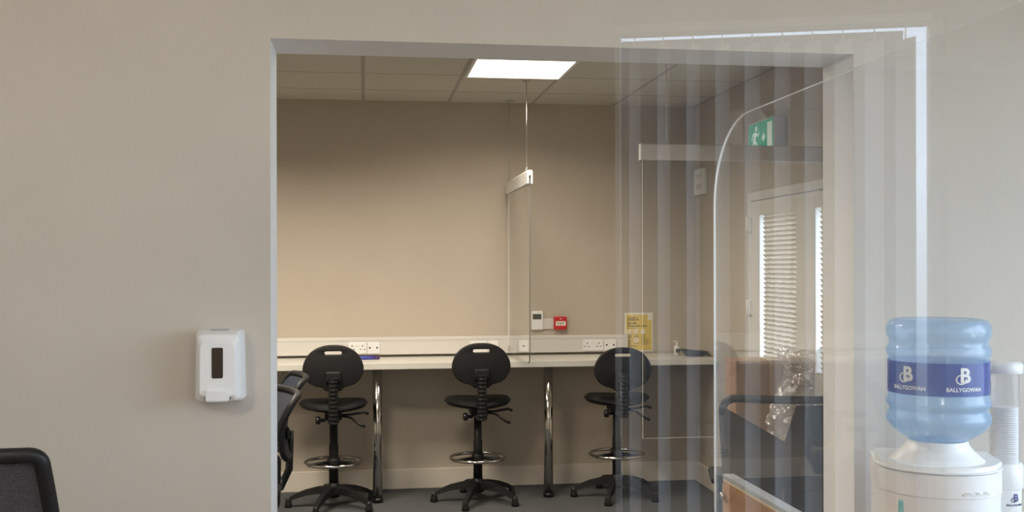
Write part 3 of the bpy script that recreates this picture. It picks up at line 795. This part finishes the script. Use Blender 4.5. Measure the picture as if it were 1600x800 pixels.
# ------------------------------------------------------------------ task chairs
def chair_parts(r, back_h=1.0, seat_h=.50, cloth=None, arms=True, wide=.46, corner=.055, open_top=False, arm_x=.285, cloth2=None):
    """faces -Y with its backrest at +Y"""
    cloth = cloth or M['mesh_cloth']; cloth2 = cloth2 or M['fabric']
    for k in range(5):
        a = math.radians(90+72*k); ca, sa = math.cos(a), math.sin(a)
        MB().tube([(.03*ca, .03*sa, .105), (.16*ca, .16*sa, .098), (.30*ca, .30*sa, .070)], [.026, .022, .016], 10).build('base_leg', M['black'], r)
        m = Matrix.Translation((.30*ca, .30*sa, .028)) @ Matrix.Rotation(a, 4, 'Z') @ RX90
        b = MB()
        for s in (-.017, .017): b.lathe([(.020, -.009), (.028, -.006), (.028, .006), (.020, .009)], 16, m=m @ Matrix.Translation((0, 0, s)))
        b.tube([(.30*ca, .30*sa, .03), (.30*ca, .30*sa, .07)], .008, 8)
        b.build('caster', M['black_gloss'], r)
    MB().lathe([(.034, .075), (.034, .13), (.026, .135), (.026, .28), (.016, .282), (.016, seat_h-.09)], 20).build('gas_column', M['black_gloss'], r)
    MB().box((-.09, -.10, seat_h-.10), (.09, .16, seat_h-.055), .012).build('mechanism', M['black'], r)
    b = MB().prism(rrect(.49, .47, .09, 6), seat_h-.06, seat_h+.01, 'z', bev=.02)
    b.build('seat', cloth2, r, smooth=50)
    for s in (-1, 1):
        MB().tube([(s*.11, .05, seat_h-.08), (s*.14, .08, seat_h-.08)], [.006, .006], 8).build('lever', M['black_gloss'], r)
    # spine
    MB().tube([(0, .12, seat_h-.08), (0, .25, seat_h-.07), (0, .292, seat_h+.02), (0, .302, seat_h+.22)], [.022, .022, .020, .016], 10).build('spine', M['black'], r)
    # back frame: closed loop, bowed in plan and leaning back
    zb, zt = seat_h+.10, back_h
    hw = wide/2
    def bp(x, z):
        t = (z-zb)/(zt-zb)
        return Vector((x*(.86+.14*t), .27 + .085*t*t + .02 - .05*(x/hw)**2 - .03*math.sin(PI*t), z))
    loop = rrect(2*hw, zt-zb, corner, 5, 0, (zb+zt)/2)
    dense = []
    for i, p in enumerate(loop):
        q = loop[(i+1) % len(loop)]; d_ = math.hypot(q[0]-p[0], q[1]-p[1]); nn = max(1, int(d_/.05))
        dense += [(p[0]+(q[0]-p[0])*k/nn, p[1]+(q[1]-p[1])*k/nn) for k in range(nn)]
    MB().tube([bp(x, z) for x, z in dense], .016, 10, closed=True).build('back_frame', M['black'], r)
    b = MB()
    for off in (-.005, .005):
        b.grid(lambda u, v: bp((u-.5)*2*(hw-.012), zb+.012+(zt-zb-.024)*v*(((.93-.58*(1-u)) if u > .45 else .98) if open_top else 1)) + Vector((0, off, 0)), 12, 14)
    b.build('back_mesh', cloth, r)
    b = MB().box((-.16, .255, seat_h+.20), (.16, .275, seat_h+.26), .008); b.build('lumbar_bar', M['black'], r)
    if arms:
        for s in (-1, 1):
            MB().tube([(s*.20, .08, seat_h-.05), (s*(arm_x-.01), .06, seat_h-.04), (s*(arm_x+.005), .06, seat_h+.06), (s*arm_x, .06, seat_h+.20)], [.016, .018, .018, .016], 10).build('arm_post', M['black'], r)
            MB().box((s*arm_x-.035, -.10, seat_h+.195), (s*arm_x+.035, .15, seat_h+.225), .012).build('arm_pad', M['black'], r)

def task_chair(loc, rz, lab, **kw):
    r = empty('task_chair', loc, rz); tag(r, lab, 'chair', 'black swivel task chairs')
    chair_parts(r, **kw); return r
# two dark chairs just behind the left jamb
task_chair((-.675, 5.60, 0), math.radians(-78), 'dark task chair behind left jamb overlapping the left stool', back_h=.985, seat_h=.48, cloth=M['navy'])
task_chair((-.67, 4.75, 0), math.radians(-72), 'dark task chair mostly hidden, nearest the left jamb', back_h=1.0, seat_h=.48, cloth=M['navy'])
# navy-black chair behind the side screen
task_chair((1.70, 4.20, 0), math.radians(164), 'navy-black task chair behind the wooden partition at right', back_h=1.05, seat_h=.48, cloth=M['navy'], cloth2=M['navy'], wide=.48, open_top=True, arm_x=.24)
# mesh chair at the bottom left corner of the picture
r = empty('mesh_chair', (-.79, 2.62, 0), math.radians(165)); tag(r, 'mesh-backed black chair cut off at bottom left corner', 'chair')
chair_parts(r, back_h=1.182, seat_h=.49, wide=.47, corner=.02)

# ------------------------------------------------------------------ carton and crumpled wrap near the door
r = MB().box((-.20, -.10, 0), (.20, .10, 1.095), .006).build('cardboard_carton', M['carton'], None, (2.02, 5.08, 0)); r.rotation_euler = (0, 0, math.radians(-4))
tag(r, 'tall brown cardboard carton standing behind the navy-black chair', 'box')
MB().box((-.03, -.102, .2), (.03, .102, 1.0965), .001).build('tape_strip', M['tape'], r)
# ------------------------------------------------------------------ crumpled film
b = MB()
rnd = random.Random(3)
cx = 2.06
from mathutils import noise
def crump(u, v):
    t = 2*PI*u; z = .04 + 1.13*v
    R = (.20 + .03*math.sin(3*t+1) - .10*v**3)
    p = Vector((math.cos(t)*R*1.0, math.sin(t)*R*.45, z))
    n = noise.noise_vector(p*7)*.035 + noise.noise_vector(p*17)*.022 + noise.noise_vector(p*43)*.009
    q = p + n; q.z = max(q.z, .001 + .004*(q.x % .05))
    return q
b.grid(crump, 120, 130, smooth=False)
bmesh.ops.remove_doubles(b.bm, verts=b.bm.verts, dist=.0005)
o = b.build('plastic_wrap', M['film'], None, (2.06, 4.72, 0), recalc=False)
tag(o, 'crumpled clear plastic wrapping bunched beside the carton', 'plastic wrap')

# ------------------------------------------------------------------ water cooler, bottle, cups
CX, CYY = 1.560, 2.715
r = empty('water_cooler', (CX, CYY, 0), math.radians(-22)); tag(r, 'white water cooler against the wall under the blue bottle', 'water cooler')
def dshape(hw, dep, n=14):
    pts = [(hw, .15), (-hw, .15)]
    for k in range(n+1):
        t = PI + PI*k/n
        pts.append((hw*math.cos(t), -.02 + dep*math.sin(t)))
    return pts
MB().prism(dshape(.158, .140), .0, .945, 'z').build('body', M['white'], r, smooth=30)
MB().prism(dshape(.161, .143), .95, 1.012, 'z', bev=.004).prism(dshape(.163, .146), 1.005, 1.032, 'z', bev=.012).build('top_cover', M['white'], r, smooth=40)
MB().prism(dshape(.1595, .1415), .943, .951, 'z').build('seam', M['white'], r, smooth=30)
MB().lathe([(.125, 1.030), (.118, 1.036), (.098, 1.054), (.084, 1.070), (.078, 1.085)], 40, c=(0, -.01)).build('bottle_collar', M['white'], r, smooth=50)
MB().box((-.112, -.128, .82), (-.094, -.108, .938), .004).build('side_insert', M['teal'], r)
# moulded emblem on the front
b = MB()
for k in range(3):
    b.tube([(.055+.022*k + .012*math.cos(t), -.1585 + .013*k - .0*k, .962 + .008*math.sin(t)) for t in [PI*j/8 for j in range(9)]], .0018, 6)
b.build('moulded_mark', M['white'], r)
def wrap_text(me, R, ang0, cx, cy, z):
    for v in me.vertices:
        a = ang0 + v.co.x/R
        rr = R + v.co.z
        v.co = Vector((cx + rr*math.cos(a), cy + rr*math.sin(a), z + v.co.y))
    return me
# bottle
bt = empty('water_bottle', (CX, CYY-.01, 0)); tag(bt, 'large blue water bottle upside down on the cooler', 'water bottle')
prof = [(.060, 1.0855), (.078, 1.0875), (.098, 1.100), (.120, 1.116), (.1325, 1.132), (.1355, 1.146), (.1330, 1.158), (.1265, 1.166), (.1275, 1.174), (.1345, 1.182), (.1355, 1.196), (.1305, 1.203),
        (.1305, 1.312), (.1345, 1.318), (.1350, 1.334), (.1300, 1.342), (.1275, 1.350), (.1280, 1.360), (.1335, 1.367), (.1355, 1.382), (.1340, 1.398), (.1250, 1.411), (.108, 1.416), (.06, 1.414)]
MB().lathe(prof, 64).build('bottle_shell', M['bottle'], bt, smooth=60)
MB().lathe([(.1318, 1.216), (.1318, 1.303)], 64, cap=False).build('label_band', M['band'], bt, recalc=False)
def logo(b, R, a, z, s, cx=0, cy=0, word=True):
    me = text_mesh('B', s, .0003, 'CENTER', s*.03); b.mesh(wrap_text(me, R, a, cx, cy, z))
    pts = []
    for k in range(22):
        t = math.radians(75 + 300*k/21)
        pts.append((-s*.22 + s*.24*math.cos(t), -s*.16 + s*.22*math.sin(t)))
    P = [(cx + (R+.0004)*math.cos(a+x/R), cy + (R+.0004)*math.sin(a+x/R), z+y) for x, y in pts]
    b.tube(P, s*.035, 6)
    if word:
        me = text_mesh('BALLYGOWAN', s*.27, .0002, 'CENTER', s*.006); b.mesh(wrap_text(me, R, a, cx, cy, z - s*.66))
b = MB()
logo(b, .1325, math.radians(-90), 1.270, .054)
logo(b, .1325, math.radians(-155), 1.270, .054)
for k in range(1):
    me = text_mesh('25', .016, .0002, 'CENTER', .0004); b.mesh(wrap_text(me, .1325, math.radians(-36), 0, 0, 1.258))
b.build('label_print', M['white'], bt)
# cup dispenser on the cooler's right side
ct = empty('cup_dispenser', (1.818, 2.80, -.009)); tag(ct, 'clear cup dispenser tube with white caps on the cooler side', 'cup dispenser')
MB().lathe([(.047, 1.262), (.049, 1.266), (.049, 1.286), (.044, 1.293), (.02, 1.295)], 32).box((-.075, -.015, 1.27), (-.02, .015, 1.29), .006).build('top_cap', M['white'], ct, smooth=50)
MB().lathe([(.0415, .94), (.0415, 1.265)], 32, cap=False).build('tube', M['tube_clear'], ct)
MB().lathe([(.047, .935), (.049, .94), (.049, 1.000), (.046, 1.006), (.042, 1.007)], 32).build('holder_band', M['white'], ct, smooth=50)
MB().lathe([(.030, .78), (.044, .80), (.044, .935)], 32).build('lower_cup', M['white'], ct, smooth=50)
b = MB(); logo(b, .0445, math.radians(-82), .912, .030); b.build('cup_print', M['navy_ink'], ct)
c0 = None
for k in range(24):
    if c0 is None:
        c0 = MB().lathe([(.026, 0), (.034, .06), (.036, .064), (.0375, .066), (.0365, .069), (.0345, .0675)], 24).build('paper_cup', M['white'])
        c = c0
    else:
        c = c0.copy(); COL.objects.link(c)
    c.location = (1.818, 2.80, .937 + k*.0066)
    tag(c, 'white paper cup in the stack inside the clear tube', 'cup', 'paper cups nested in the clear tube')
